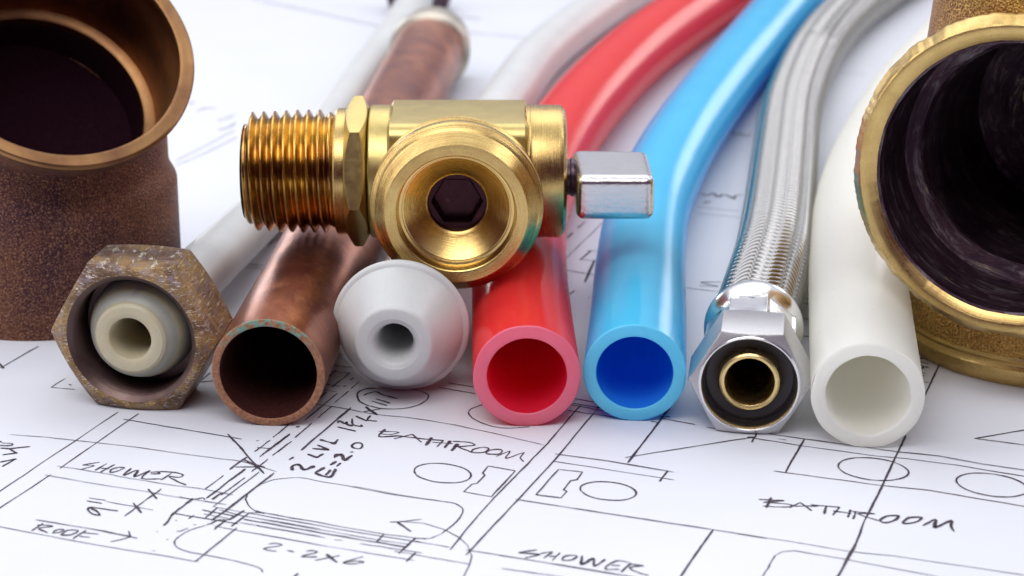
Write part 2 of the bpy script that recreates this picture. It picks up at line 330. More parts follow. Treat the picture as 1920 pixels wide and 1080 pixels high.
# strokes: (origin x, origin y, scale) of a block, then strokes "w: x,y x,y ..."; w = t thin, n normal, k thick, b brush
STROKES = [
(0, 780, 6, """n 1330,-44 1265,0 0,845 -60,885
n 1560,-25 1515,5 690,580 675,590
n 1385,38 1480,55 1920,128 2720,262
t 110,212 540,245 850,278 1110,308 1500,350 1920,410 2480,485 2720,515 3110,630
t 640,567 1000,620 1500,710 1920,780 2280,825 2620,895
t 500,668 700,700 1060,765 1660,857 1920,905 2290,960 2550,1003
n 575,660 0,1035 -80,1088
#lettering
n 1120,522 930,555 1060,560 900,605
n 1205,535 1070,615
n 1290,548 1130,635
n 1130,590 1230,595
n 1330,580 1250,610 1240,640 1330,620 1400,585 1330,580
k 1475,590 1390,672 1545,612 1505,688 1690,615 1590,705 1810,708
n 1690,655 1800,650 1760,632 1690,640
n 1935,645 1810,722
n 1740,632 1920,632 2060,665 2020,690 1900,685 2090,782
#lettering
n 0,285 20,300
n 20,310 140,315 130,335 0,335 -30,320
k 0,362 110,370 340,345
k 110,370 190,420 25,440
k 0,520 180,485 25,572"""),
(0, 900, 6, """k 1665,105 1765,215
n 1815,100 1400,410
k 1500,262 1590,375
n 1000,203 1195,232
t 1195,245 1500,302 1725,340
n 975,235 1148,267
#lettering
k 1010,308 985,330 1040,385 1120,400 1090,360 1010,308
n 1010,308 1330,352
#lines
n 400,450 1100,570 1430,635 1550,660
n 1450,575 1470,645 1245,698
#lettering
n 485,490 360,575
n 415,510 500,510 595,525 440,545 540,597
n 590,600 640,565 720,560 680,590 590,600
n 680,625 760,570 880,575 800,620 680,625
n 970,572 820,665
n 940,595 1110,610
n 890,635 1015,648
#lines
t -60,520 0,530 400,605 820,685 1300,770 1920,868 2190,920 2240,925"""),
(280, 780, 6, """k 880,205 1000,330 1100,445 1290,650
k 1045,487 1180,545 1300,585
b 1100,520 1230,575
b 1180,560 1250,600
k 960,575 1180,575 1290,570
k 905,605 960,560 1100,465
n 1180,405 1360,275
n 1210,358 1360,370
k 1240,465 1580,205
n 1385,447 1600,285
n 1395,243 1575,95
b 1650,130 1690,120
n 1635,247 1830,85
n 1570,495 1620,468
n 1150,630 1335,490
n 630,825 835,668
k 640,930 1080,597
k 700,942 820,868
n 810,893 1075,695
n 710,1030 1240,630
k 700,1180 850,1075 1400,645
t 1250,770 1400,720 1550,700 1700,697 1920,738 2240,790 2700,880 3350,970
n 1110,880 1085,930 1110,1000 1200,1075 1300,1100
n 330,910 480,940 600,925 620,945
k 490,930 400,1000 270,1105 190,1210 160,1235
#note
b 1610,615 1620,560 1680,550 1740,610 1860,565
#lines
t 1150,105 1165,108
t 1290,92 1305,85
t 1200,282 1235,278"""),
(280, 900, 6, """n 255,375 620,435 1000,495
n 440,440 505,400
n 590,340 960,410
t 610,385 900,440
k 630,430 770,310
t 720,305 1100,372 1500,440 1920,518
t 1110,370 1300,375 1600,430 1920,482
t 780,335 1050,405 1500,480 1920,555
n 1060,445 1500,520 1920,598
t 1010,480 1500,565 1920,638
t 715,518 1050,580 1500,655 1920,735
k 920,525 1115,380
k 730,560 860,455 930,440
k 900,450 1070,345
k 850,450 770,455 700,490 650,505
n 520,920 985,540
n 650,505 450,570 310,660 280,710 330,770 450,810 700,860 1000,920 1250,1000 1275,1040
#size
n 1340,725 1420,715 1495,735 1280,775 1430,805
n 1550,795 1630,810
#lines
t 290,455 315,462
t 490,500 535,508
t 300,580 350,578 440,545
t 190,680 220,668
t 30,800 75,795
t 290,650 320,648
t 80,590 100,583"""),
(480, 940, 6, """#size
n 565,565 640,558 690,575 515,625 690,630
k 790,600 915,690
n 945,612 660,665
n 1210,625 980,692 1060,708 1215,685 1100,675 1000,690
#lines
t 0,105 60,125 700,240 1440,370 1800,415 1920,428
t 0,150 500,240 1100,345 1920,475
t 0,195 850,345 1300,425 1740,490
n 0,230 400,300 880,385 1700,520
t 0,275 780,412
t 880,432 975,445
t 1170,478 1870,585
t 0,365 820,512 1780,668
t 1555,562 1920,628 2400,710
n 1440,370 1355,465
k 1795,412 1605,590
k 1790,580 1690,680
n 1505,238 1600,235 1865,205
k 1590,235 1740,345
k 480,815 420,860 400,900"""),
(520, 680, 6, """k 830,510 265,990
n 165,655 355,508
k 310,650 680,345
n 450,627 610,495
n 0,805 135,697
b 208,730 245,720
n 195,848 385,688
k 0,915 140,808
n 0,1010 160,885
n 200,430 335,452 760,520 960,560
t 960,560 1130,588 1500,625 1900,688 2400,790 2760,875 3000,930
n 415,450 555,335
n 640,457 800,325
n 440,297 670,330
n 490,238 710,270
n 610,280 810,125
n 500,225 665,90
n 530,92 820,125
n 560,25 750,50 900,70
k 815,200 860,170
k 735,275 780,260
n 830,295 920,215
k 1100,290 1010,295 920,330 900,380 930,440 1030,490
n 1030,490 1170,520 1350,525 1500,505 1620,465 1690,410 1700,375 1650,340 1500,300
#note
k 1110,410 1270,462
k 1060,432 1235,485
k 975,375 1020,345
k 1020,350 1100,330 1200,370 1355,408
b 990,500 1125,592
n 1175,520 965,558
k 880,605 1000,660 1050,600
k 1000,650 1125,660
k 840,630 860,700 950,720 940,700
b 680,680 700,655 760,690 780,670 790,700 850,715
k 680,725 885,775
b 475,870 640,915 685,868
k 395,970 580,985 450,930
b 340,1030 450,1070 520,1025
b 640,1065 720,1030 760,1100 835,1045
k 815,1008 860,1008
k 830,940 880,905 940,910 955,950 920,972 860,960 830,935
#lines
t 900,420 925,428"""),
(520, 800, 6, """k 130,375 185,345
#note
k 640,355 660,312 700,312 770,375 840,322
b 595,435 660,390
b 665,448 715,410
b 425,525 520,562 600,568 655,478
b 425,525 535,462
k 545,550 600,490"""),
(700, 760, 6, """#lettering
n 60,295 290,305 200,330 90,325
k 135,270 60,355 280,345 330,350
n 230,378 440,330 540,420
n 290,350 600,385 650,380
b 650,365 590,455
n 650,390 790,400 715,470
n 660,415 900,435
b 865,400 800,480
b 950,435 880,515
n 890,410 1080,420 1140,450 980,465 950,465 1110,535
n 1110,535 1120,500 1240,475 1300,490 1250,530 1110,535
n 1270,550 1300,510 1430,500 1450,520 1400,555 1270,550
n 1380,578 1540,515 1490,600 1700,530 1650,590 1690,638
#lines
N 1290,685 1600,738 1330,1030 1015,975 1110,890 1170,880 1250,790 1225,765 1290,685
n 1400,-50 1200,5 1090,50 1070,90 1110,140 1220,200 1400,250 1560,258 1760,245"""),
(660, 720, 3, """n 1290,120 1250,160 1105,330 920,520 700,750 550,935
n 1400,120 1360,165 1130,440 930,655 640,965
t 0,575 250,625 500,660
n 500,660 570,670 620,700 620,730 570,790 500,845
t 500,845 440,870 350,870
t 350,885 550,920
t 270,775 400,785 520,820 600,865 650,910 672,970 660,1020 630,1080 600,1130
t 640,935 800,960 1500,1075"""),
(940, 720, 3, """n 300,395 600,435 970,498
n 290,435 970,540
k 935,490 890,550
k 950,130 910,185 710,445
n 695,415 1100,350 1420,300
N 320,482 455,497 425,540 390,545 350,597 370,605 335,642 195,625 320,482
n 80,650 400,700 1180,820 1500,870
k 1190,820 1010,1080 960,1160
n 375,150 580,180 720,200
n 400,110 520,130 640,150
n 840,212 890,218
n 900,195 1090,230
k 890,185 950,187
n 1155,243 1260,262
n 1380,300 1500,320
k 1440,270 1410,330
k 1385,300 1435,300"""),
(940, 900, 6, """#lettering
n 405,790 195,822 440,840 265,880
n 575,810 475,885
n 660,820 570,910
n 540,865 620,858
n 440,830 560,812
n 680,905 700,870 780,850 850,862 790,905 680,905
k 910,855 905,955 1035,885 1045,975 1170,897
n 1440,935 1290,915 1170,1005 1330,1010
n 1230,960 1340,965
k 1455,935 1345,1040
n 1455,950 1600,968 1440,985 1530,1040 1660,1080
#lines
t -20,852 0,855 700,965 1400,1080
t 0,1000 540,1075 800,1115"""),
(1380, 720, 3, """n 150,280 235,290 630,345 920,385 1150,408 1370,450 1620,485 1800,515
n 100,305 380,350 780,405 950,420 1230,455 1620,520 1800,550
k 385,312 275,502
n 210,490 800,570 1090,600 1620,690 1800,720
k 955,290 820,580 730,760 670,905 575,1080 540,1150
n 1340,308 1620,262 1760,240
n 1340,308 1620,345 1760,365
t 0,843 300,885 620,940 900,970 1620,1075
n 100,1160 150,1080 220,965
t 220,965 260,945 330,940 600,985 1130,1085
t 235,310 285,317"""),
(1400, 900, 4.571, """#lettering
n 100,170 325,180 140,195
k 210,155 170,240
n 140,225 250,232 370,230 390,215 200,195
n 365,240 460,195 560,265
n 400,225 620,225
n 550,215 795,235 735,305
k 680,225 665,295
n 740,270 900,290
k 890,255 870,322
k 935,270 915,338
n 900,270 1100,293 950,290 1130,350
k 1135,350 1200,312 1300,310 1270,345 1180,368 1135,350
k 1330,370 1390,325 1500,325 1470,355 1370,378 1330,370
k 1510,395 1620,340 1610,412 1755,350 1750,400 1780,445"""),
(1680, 640, 4.908, """k 440,130 395,225 260,510
k 205,185 300,210
k 220,215 250,240 215,270
b 265,235 300,245
n 220,290 270,297
k 215,310 260,325
n 245,375 310,382
k 195,150 260,165
k 190,120 250,130"""),
(1280, 220, 3, """b 230,90 270,85 300,100 330,92 350,108 390,100
b 100,430 140,440 170,428 200,450 230,435 270,450 290,460 300,440 340,440
b 115,482 160,476
t 80,505 330,530
t 75,540 330,565
n 20,960 220,985
n 215,928 100,930 200,952 90,948"""),
(1030, 400, 4.908, """k 160,230 220,180
k 260,140 330,80
n 150,420 500,75 640,-60
k 285,430 385,345
n 345,345 435,352
n 275,420 400,440
b 415,430 325,640
n 100,515 150,525 420,570 700,610
k 160,762 235,712
n 360,780 370,775"""),
(320, 0, 2.25, """k 110,470 150,455 190,458
k 200,510 235,500 270,485
k 200,550 240,540 275,520
k 80,440 100,432
n 20,680 140,620 270,550
n 20,700 160,640 280,580"""),
(340, 0, 2.133, """b 280,-5 560,55 800,105 900,115
b 1050,60 1200,78
k 1100,125 1250,140 1420,155"""),
(400, 380, 4.908, """n 250,570 310,572 470,582
n 250,590 450,610
n 540,352 610,358
n 500,400 540,345 620,330
k 1540,485 1575,492"""),
(0, 640, 2.454, """n 0,125 175,25
k -5,100 18,127
n 300,172 235,212 345,222
n 900,205 965,145
n 915,190 985,182
k 315,200 330,203"""),
(600, 460, 2.667, """n 640,690 770,710
n 590,712 780,745
n 1215,790 1420,830
n 1150,745 1400,790"""),
(1280, 460, 2.7, """n 600,270 660,275
k 610,295 650,300
n 600,370 655,380
k 600,460 650,465"""),
(1180, 0, 2.347, """n 880,315 1040,330"""),
]
ELL = [(830, 887.5, 53.5, 18, 5), (1140.5, 921, 52.5, 17, 5), (1637, 880, 66, 20.5, 6), (1860, 910, 68, 20.5, 8)]
WID = dict(t=.017, n=.026, k=.039, b=.053)
def ribbon(mb, pts, w, seed):
    P = np.array(pts, float)
    d = np.r_[0, np.cumsum(np.linalg.norm(np.diff(P, axis=0), axis=1))]
    n = max(3, int(d[-1]/(.10 if d[-1] > 1.5 else .035))+1); s = np.unique(np.round(np.r_[np.linspace(0, d[-1], n), d], 4)); s = s[np.r_[True, np.diff(s) > .004]]; n = len(s)
    Q = np.stack([np.interp(s, d, P[:, 0]), np.interp(s, d, P[:, 1])], 1)
    T = np.gradient(Q, axis=0); T /= np.linalg.norm(T, axis=1)[:, None]+1e-9
    Nn = np.stack([-T[:, 1], T[:, 0]], 1); r = np.random.default_rng(seed)
    q = r.standard_normal((2, n+4)); q = (q[:, :-4]+q[:, 1:-3]+q[:, 2:-2]+q[:, 3:-1]+q[:, 4:])/2.2; ww = w*.5*(1+.17*q[0]); off = .0035*q[1]
    ww[0] *= .5; ww[-1] *= .5
    z = .006+.0016*(seed % 6)
    A = Q+Nn*(off+ww)[:, None]; B = Q+Nn*(off-ww)[:, None]
    mb.grid([[(*a, z), (*b, z)] for a, b in zip(A, B)])
BLD = {'lines': MB(), 'note': MB(), 'size': MB()}; sd = 0; nl = 0
for ox, oy, k, txt in STROKES:
    mb = BLD['lines']
    for ln in txt.strip().split('\n'):
        if ln[0] == '#':
            key = ln[1:]
            if key == 'lettering': key += str(nl); nl += 1; BLD[key] = MB()
            mb = BLD[key]; continue
        w, *pp = ln.split(); pts = [tuple(float(c) for c in q.split(',')) for q in pp]
        raw = [(ox+a/k, oy+b/k) for a, b in pts]; pts = [un(*q) for q in raw]
        if mb is BLD['lines'] and (pts[-1]-pts[0]).length > 2.2:   # the plan's long lines run on over the sheet
            for e, i, j in ((0, 0, 1), (1, -1, -2)):
                a, b = raw[i]
                if a < 2 or a > 1918 or b > 1078:
                    q = pts[i]+(pts[i]-pts[j]).normalized()*(5+(sd*7) % 9); pts = [q]+pts if e == 0 else pts+[q]
        if len(pts) >= 4 and len(pts) == len(raw) and not w.isupper(): pts = spline(pts, 5 if mb is BLD['lines'] else 3)
        ribbon(mb, [(p.x, p.y) for p in pts], WID[w.lower()]*(1.0 if mb is BLD['lines'] else 1.18), sd); sd += 1
mb = BLD['lines']
for cx, cy, a, b, tl in ELL:
    pts = []
    for i in range(49):
        q = 2*math.pi*i/48+2.8; ct, st = math.cos(math.radians(tl)), math.sin(math.radians(tl))
        ex, ey = a*math.cos(q), b*math.sin(q); p = un(cx+ex*ct-ey*st, cy+ex*st+ey*ct); pts.append((p.x, p.y))
    ribbon(mb, pts, .034, sd); sd += 1
# more of the plan where the fittings and the blur hide it, seen from a step to the side
for key, mb in BLD.items():
    mb.build('plan_lines' if key == 'lines' else 'handwriting', M['ink'], sheet, sharp=0, recalc=False, merge=False)

# ------------------------------------------------------------------ bronze elbow (left)
def mitre_tube(mb, base, zm_c, n, L, R, Rtop, seg=112, taper=None, z0=0.0):
    Rm = R; R = R*.952; bx = Vector(base); B = Vector((bx.x, bx.y, zm_c)); n = Vector(n).normalized(); zax = Vector((0, 0, 1))
    bis = (zax+n).normalized()               # normal of the mitre plane
    side = zax.cross(n).normalized(); rings = []
    th = np.linspace(0, 2*math.pi, seg, endpoint=False)
    u0 = (n-zax*n.dot(zax)).normalized(); u1 = (n*n.dot(zax)-zax).normalized()*1.0
    u1 = side.cross(n)*-1 if (side.cross(n)).dot(u0) < 0 else side.cross(n)
    lowV = []
    def vert(th_, R_):  # point on the mitre plane from the vertical cylinder
        d = side*math.sin(th_)*R_+u0*math.cos(th_)*R_; t = -d.dot(bis)/zax.dot(bis); return d, t
    V, Ob = [], []
    for a in th:
        d, t = vert(a, R); V.append((B+d, t))
        e = side*math.sin(a)*R+u1*math.cos(a)*R; t2 = -e.dot(bis)/n.dot(bis); Ob.append((e, t2))
    nv, no = 40, 20
    def kz(z):
        g = max(0, min(1, (z-2.7)/.42)); g = g*g*(3-2*g); return (1-g)/.952*1.012+g
    for i in range(nv):
        f = i/nv; rings.append([(lambda z, q=p, kk=1: Vector((bx.x+(q.x-bx.x)*kz(z), bx.y+(q.y-bx.y)*kz(z), z)))(z0+(zm_c+t-z0)*f) for p, t in V])
    for i in range(no+1):
        f = i/no; r = []
        for (e, t2), a in zip(Ob, th):
            s = t2+(L-t2)*f; k = 1+(Rtop/R-1)*(f**.85); r.append(B+e*k+n*s)
        rings.append(r)
    P = np.array([[list(q) for q in r] for r in rings])
    for _ in range(3):
        Q = P.copy(); Q[nv-4:nv+5] = (P[nv-5:nv+4]+P[nv-3:nv+6]+2*P[nv-4:nv+5])/4; P = Q
    L_ = np.arange(len(P))*.3; uv = np.zeros((len(P), seg, 2)); uv[..., 0] = (np.arange(seg)/seg)[None]; uv[..., 1] = L_[:, None]
    mb.grid(P, True, uv); return B
EB = un(104, 557, 0); rimc = un(106, 88, 6.0); off = rimc-EB
ln = math.hypot(off.x, off.y); nE = Vector((off.x/ln*.70, off.y/ln*.70, .714)).normalized()
zm = rimc.z-off.y/nE.y*nE.z
Le = (rimc-Vector((EB.x, EB.y, zm))).length
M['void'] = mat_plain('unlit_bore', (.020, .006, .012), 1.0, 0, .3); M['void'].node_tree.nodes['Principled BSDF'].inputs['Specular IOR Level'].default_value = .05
elbow = root('elbow_fitting', EB, 'brown cast bronze elbow standing on end with its wide dark mouth tilted up', 'pipe elbow')
mb = MB(); mitre_tube(mb, EB, zm, nE, Le-.22, 2.82, 2.93)
lathe(mb, (EB.x, EB.y, 0), (0, 0, 1), [(.0, 2.35), (0, 2.76), (.05, 2.82)], 112, up=(0, 1, 0))
mb.build('elbow_body', M['bronze'], elbow, sharp=50)
mb = MB(); inn = -nE
lathe(mb, rimc, inn, [(.24, 2.93), (.10, 2.99), (.03, 2.97), (0, 2.93), (-.01, 2.72), (.015, 2.68), (.03, 2.66), (.10, 2.64)], 128, wob=.002)
mb.build('socket_rim', M['bronze_rim'], elbow)
mb = MB(); lathe(mb, rimc, inn, [(.10, 2.64), (.5, 2.63), (.55, 2.65), (1.2, 2.63), (1.9, 2.62), (2.28, 2.61)], 128)
mb.build('socket_bore', M['bronze_in'], elbow)
mb = MB(); lathe(mb, rimc, inn, [(2.28, 2.61), (2.30, 2.42), (2.34, 2.37), (2.5, 2.36)], 128)
mb.build('socket_ledge', M['bronze_rim'], elbow)
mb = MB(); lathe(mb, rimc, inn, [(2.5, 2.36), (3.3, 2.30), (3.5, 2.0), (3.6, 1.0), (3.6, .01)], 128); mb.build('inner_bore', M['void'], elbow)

# ------------------------------------------------------------------ brass tee (right)
TB = un(1965, 634, 0); zt = 4.65; mc = un(1899, 342, zt); nT = Vector((mc.x-TB.x, mc.y-TB.y, 0)); LT = nT.length; nT.normalize()
tee = root('tee_fitting', TB, 'big brass tee fitting standing at the right edge, its open mouth facing front', 'pipe tee')
mb = MB()
lathe(mb, TB, (0, 0, 1), [(z, float(np.interp(z, [.62, 1.4, 2.2, 3.4, 5.8, 6.6, 7.4, 8.6], [3.16, 3.10, 3.04, 3.02, 3.0, 2.92, 2.85, 2.85]))) for z in np.arange(.62, 9.2, .06)]+[(9.19, 2.85), (9.2, 2.85)], 256, up=(0, 1, 0), wob=.003, cut=True)
lathe(mb, Vector((TB.x, TB.y, zt))+nT*(LT-.75), -nT, [(0, 2.98), (.3, 2.84), (.9, 2.78), (3.2, 2.78)], 128, wob=.003)
mb.build('tee_body', M['tee'], tee, sharp=50)
mb = MB(); lathe(mb, TB, (0, 0, 1), [(0, 2.5), (0, 3.1), (.08, 3.17), (.16, 3.2), (.36, 3.2), (.42, 3.15), (.48, 3.14), (.55, 3.18), (.62, 3.16)], 128, up=(0, 1, 0))
mb.build('lower_collar', M['tee_rim'], tee)
mb = MB(); lathe(mb, TB, (0, 0, 1), [(9.2, 2.85), (9.22, 3.1), (9.7, 3.1), (9.75, 3.05), (9.75, 2.7), (9.6, 2.62), (8.2, 2.6), (7.6, 2.4)], 128, up=(0, 1, 0))
mb.build('upper_collar', M['tee_rim'], tee)
Mo = Vector((TB.x, TB.y, zt))+nT*LT
nk = np.random.default_rng(8).standard_normal(360); nk = np.convolve(np.r_[nk, nk[:8]], np.ones(5)/5, 'same')[:360]
def nick(t, rr, th): return rr+(.034*nk-.02*(nk > .6) if rr > 3.0 else (.006*nk if rr < 2.9 else 0*nk))
mb = MB(); lathe(mb, Mo, -nT, [(.75, 3.0), (.62, 3.12), (.34, 3.19), (.24, 3.18), (.05, 3.03), (.01, 3.0), (.0, 2.97), (.03, 2.82), (.14, 2.69)], 360, rf=nick)
mb.build('mouth_rim', M['tee_rim'], tee)
mb = MB(); pr = [(.14, 2.69)]; t_ = .10
while t_ < 1.7: pr += [(t_+.07, 2.64), (t_+.14, 2.66)]; t_ += .14
pr += [(1.9, 2.63), (2.0, 2.35), (2.1, 2.28), (4.0, 2.25), (6.0, 2.2), (6.05, 1.5), (6.05, .01)]
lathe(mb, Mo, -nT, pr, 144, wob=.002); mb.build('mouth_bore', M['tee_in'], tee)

# ------------------------------------------------------------------ plain tubes
def tube(name, path, R, r, label, cat, skin, cut, inner, group=None, step=.35, bev=.03, bore=True, cutname='cut_end', depth=None, jag=0.0, ncut=None):
    C, s = resample(spline(path, 14), step)
    # finer rings near the front end
    C = np.concatenate([[C[0]*(1-f)+C[1]*f for f in (0, .25, .5, .75)], C[1:]]); s = np.r_[[s[1]*f for f in (0, .25, .5, .75)], s[1:]]
    rt = root(name, (C[0][0], C[0][1], 0), label, cat, group)
    T0 = Vector(C[1]-C[0]).normalized(); O = Vector(C[0])
    m1 = MB(); sweep(m1, C+0, s, R, 80)
    m1.build('tube_wall', skin, rt, sharp=60)
    m3 = MB(); Ci = C[s < (depth or 1e9)]; si = s[s < (depth or 1e9)]; sweep(m3, Ci, si, r, 80, True)
    m3.build('bore', inner, rt, sharp=60)
    def jf(t, rr, th):
        base = np.full(len(th), rr)
        if jag: base = base+jag*np.sin(th*7+rr*9)*np.sin(th*3+1)*(1 if rr > (R+r)/2 else .6)
        return base
    m2 = MB(); lathe(m2, O, T0, [(.0, R), (-bev*.6, R-bev*.25), (-bev, R-bev*1.2), (-bev, r+bev*1.2), (-bev*.6, r+bev*.3), (0, r)], 80, rf=jf)
    m2.build(cutname, cut, rt, sharp=60)
    return rt, C, s
P = lambda l, h: [un(a, b, h) for a, b in l]
tube('plastic_tube', P([(988, 705), (979, 600), (975, 500), (983, 410), (1008, 340), (1048, 265), (1100, 194), (1193, 100), (1330, 0), (1490, -100), (1640, -170)], 1.03), 1.03, .765,
     'translucent red plastic tube under the brass valve, curving away to the right', 'tube', M['red'], M['red_cut'], M['red_in'], 'coloured plastic tubes', jag=.006)
tube('plastic_tube', P([(1190, 699), (1197, 590), (1201, 495), (1214, 405), (1238, 340), (1276, 268), (1327, 193), (1392, 110), (1488, 0), (1610, -100), (1740, -170)], .99), .99, .74,
     'translucent sky blue plastic tube between the red tube and the braided hose', 'tube', M['blue'], M['blue_cut'], M['blue_in'], 'coloured plastic tubes')
tube('plastic_tube', P([(1627, 741), (1614, 600), (1606, 480), (1611, 380), (1640, 290), (1700, 180), (1780, 85), (1860, 0), (1960, -90), (2080, -160)], 1.05), 1.05, .785,
     'thick milky white plastic tube between the braided hose and the brass tee', 'tube', M['white'], M['white'], M['white_in'], 'coloured plastic tubes', jag=.012, bev=.045)
# ------------------------------------------------------------------ copper pipe
Rcu = 1.09; a0 = un(503, 699, Rcu); a1 = un(806, 95, Rcu)
cu, C, s = tube('copper_pipe', [a0, a0.lerp(a1, .33), a0.lerp(a1, .66), a1], Rcu, .94,
     'scratched old copper pipe with a green-stained cut end, beside the aged nut', 'pipe', M['copper'], M['copper_end'], M['copper_in'], step=.5, bev=.02)
ax = (a1-a0).normalized()
mb = MB(); lathe(mb, a1, ax, [(-.35, 1.09), (-.3, 1.2), (-.15, 1.27), (.05, 1.27), (.15, 1.16), (.2, 1.13), (.9, 1.13), (1.25, 1.15), (1.35, 1.1), (1.36, .9), (.5, .88)], 80)
mb.build('end_bead', mat_brass('grey_solder', (.58, .54, .46), (.42, .33, .27), .4, turn=.2), cu)
# ------------------------------------------------------------------ aged nut with its grey pipe
Rc = 1.70; ap = Rc*math.cos(math.pi/6); f0 = un(245, 637, ap+.01)
yaw = math.radians(9.5); nax = Vector((math.sin(yaw), math.cos(yaw), 0))
nutr = root('union_nut_pipe', (f0.x, f0.y, 0), 'thin grey pipe ending in a cream plug inside a worn hexagonal brass nut', 'pipe')
mb = MB(); hexring(mb, f0, nax, 1.5, Rc, 1.30, seg=120, ch=.955, tan=.62, backhole=.7, rot=.4)
nut = mb.build('hex_nut', M['nut'], nutr, sharp=28)
mb = MB(); pr = [(0, 1.30), (.05, 1.24)]; t_ = .05
while t_ < .8: pr += [(t_+.06, 1.19), (t_+.12, 1.235)]; t_ += .12
pr += [(.95, 1.2), (.96, .66)]
def thr(t, rr, th): return np.full(len(th), rr)
lathe(mb, f0, nax, pr, 96); mb.build('nut_thread', M['nut_in'], nutr).parent = nut
mb = MB(); pf = f0+nax*.02+Vector((-.03, 0, .0))
lathe(mb, pf, nax, [(1.6, .40), (.5, .40), (.10, .41), (.03, .43), (.0, .47), (-.01, .55), (.0, .66), (.05, .715), (.05, .715), (.28, .88), (.5, .97), (.7, 1.02), (.9, 1.04), (.93, .9)][:11], 96)
mb.cur = 1; lathe(mb, pf, nax, [(.05, .715), (.09, .74), (.12, .775), (.28, .88), (.5, .97), (.7, 1.02), (.9, 1.04), (.93, .9)], 96)
mb.build('pipe_plug', [M['cream'], M['grey_old']], nutr, sharp=30)
b0 = f0+nax*1.0; pts = [b0, f0+nax*1.9+Vector((0, 0, -.03)), un(392, 495, 1.12), un(500, 388, .70), un(590, 277, .62), un(664, 170, .61), un(752, 47, .61), un(782, -5, .62)]
C, s = resample(spline(pts, 14), .3); mb = MB(); sweep(mb, C, s, .61, 64); mb.build('grey_pipe', M['grey'], nutr)
e0 = Vector(C[-1]); ea = Vector(C[-1]-C[-2]).normalized()
mb = MB(); lathe(mb, e0, ea, [(-.1, .6), (-.1, .8), (.3, .95), (.35, 1.15), (1.3, 1.15), (1.35, 1.0), (1.36, .4)], 48); mb.build('far_coupling', M['stem'], nutr)
# ------------------------------------------------------------------ grey cone plug with its pipe
Rk = 1.37; q0 = un(738, 646, Rk+.0); q1 = un(751, 612, Rk); kax = (q1-q0); dK = kax.length; kax.normalize()
cone = root('cone_plug_pipe', (q1.x, q1.y, 0), 'pale grey plastic pipe with a round conical plug, front of the brass valve', 'pipe')
mb = MB(); d = dK
lathe(mb, q0, kax, [(2.2, .34), (.6, .34), (.22, .36), (.08, .41), (.03, .46), (.02, .50), (.0, .52), (0, .70), (.03, .75), (.10, .785), (.13, .80), (d*.55, 1.08), (d*.85, 1.22), (d*.95, 1.26),
     (d*.97, 1.30), (d*1.0, 1.35), (d*1.04, 1.37), (d*1.09, 1.365), (d*1.13, 1.32), (d*1.3, 1.15), (d*1.55, .74)], 128)
mb.build('cone_plug', M['grey'], cone, sharp=40)
pts = [q0+kax*(d*1.45), un(778, 520, 1.3), un(800, 455, 1.1), un(845, 365, .84), un(896, 275, .76), un(952, 190, .76), un(1015, 103, .76), un(1152, 0, .76), un(1330, -95, .76), un(1500, -150, .76)]
C, s = resample(spline(pts, 14), .3); mb = MB(); sweep(mb, C, s, .75, 64); mb.build('grey_pipe', M['grey'], cone)

# ------------------------------------------------------------------ braided hose
Rh = 1.17; aph = Rh*math.cos(math.pi/6); h0 = un(1405, 721, aph+.01); hy = math.radians(7.5); hax = Vector((math.sin(hy), math.cos(hy), -.015)).normalized()
hose = root('braided_hose', (h0.x, h0.y, 0), 'steel braided hose with a shiny hexagonal nut and brass insert', 'hose')
mb = MB(); hexring(mb, h0, hax, 1.45, Rh, .92, ch=.93, tan=.45, rot=1.0, backhole=.6)
hn = mb.build('hex_nut', M['steel'], hose, sharp=28)
mb = MB(); lathe(mb, h0, hax, [(-.004, .96), (-.02, .94), (-.015, .915), (.03, .89), (.10, .87), (.16, .885), (.24, .865), (.32, .88), (.38, .865), (.5, .87)], 96); mb.build('nut_bore', M['hosechrome'], hose).parent = hn
mb = MB(); lathe(mb, h0, hax, [(.44, .88), (.40, .82), (.41, .66), (.46, .56), (.7, .56)], 96); mb.build('rubber_washer', M['rubber'], hose)
mb = MB(); lathe(mb, h0, hax, [(.5, .585), (.22, .585), (.15, .57), (.12, .53), (.13, .48), (.2, .445), (.5, .43), (3, .43)], 96); mb.build('brass_insert', M['ringbrass'], hose)
def crimp(t, rr, th):
    k = ((th+math.pi/8+.12) % (math.pi/4))-math.pi/8; f = 1.0 if 1.55 < t < 2.8 else 0.0
    return rr*(1-f+f*(1.045*math.cos(math.pi/8)/np.cos(k)+.035*np.exp(-((np.abs(k)-math.pi/8)/.03)**2)))
mb = MB(); lathe(mb, h0, hax, [(1.44, .70), (1.45, .86), (1.50, .89), (1.6, .90), (2.1, .90), (2.6, .895), (2.75, .89), (2.84, .87), (2.98, .95), (3.12, 1.0), (3.28, 1.01), (3.42, .98), (3.55, .93), (3.62, .90), (3.64, .80)], 160, rf=crimp)
mb.build('crimp_sleeve', M['hosechrome'], hose, sharp=40)
RH = .85; b0 = h0+hax*2.6; pts = [h0+hax*2.6, h0+hax*3.6, un(1449, 480, .98), un(1461, 400, .89), un(1471, 300, RH), un(1485, 200, RH), un(1524, 105, RH), un(1560, 55, RH), un(1622, 0, RH), un(1750, -75, RH), un(1900, -125, RH)]
C, s = resample(spline(pts, 24), .5)
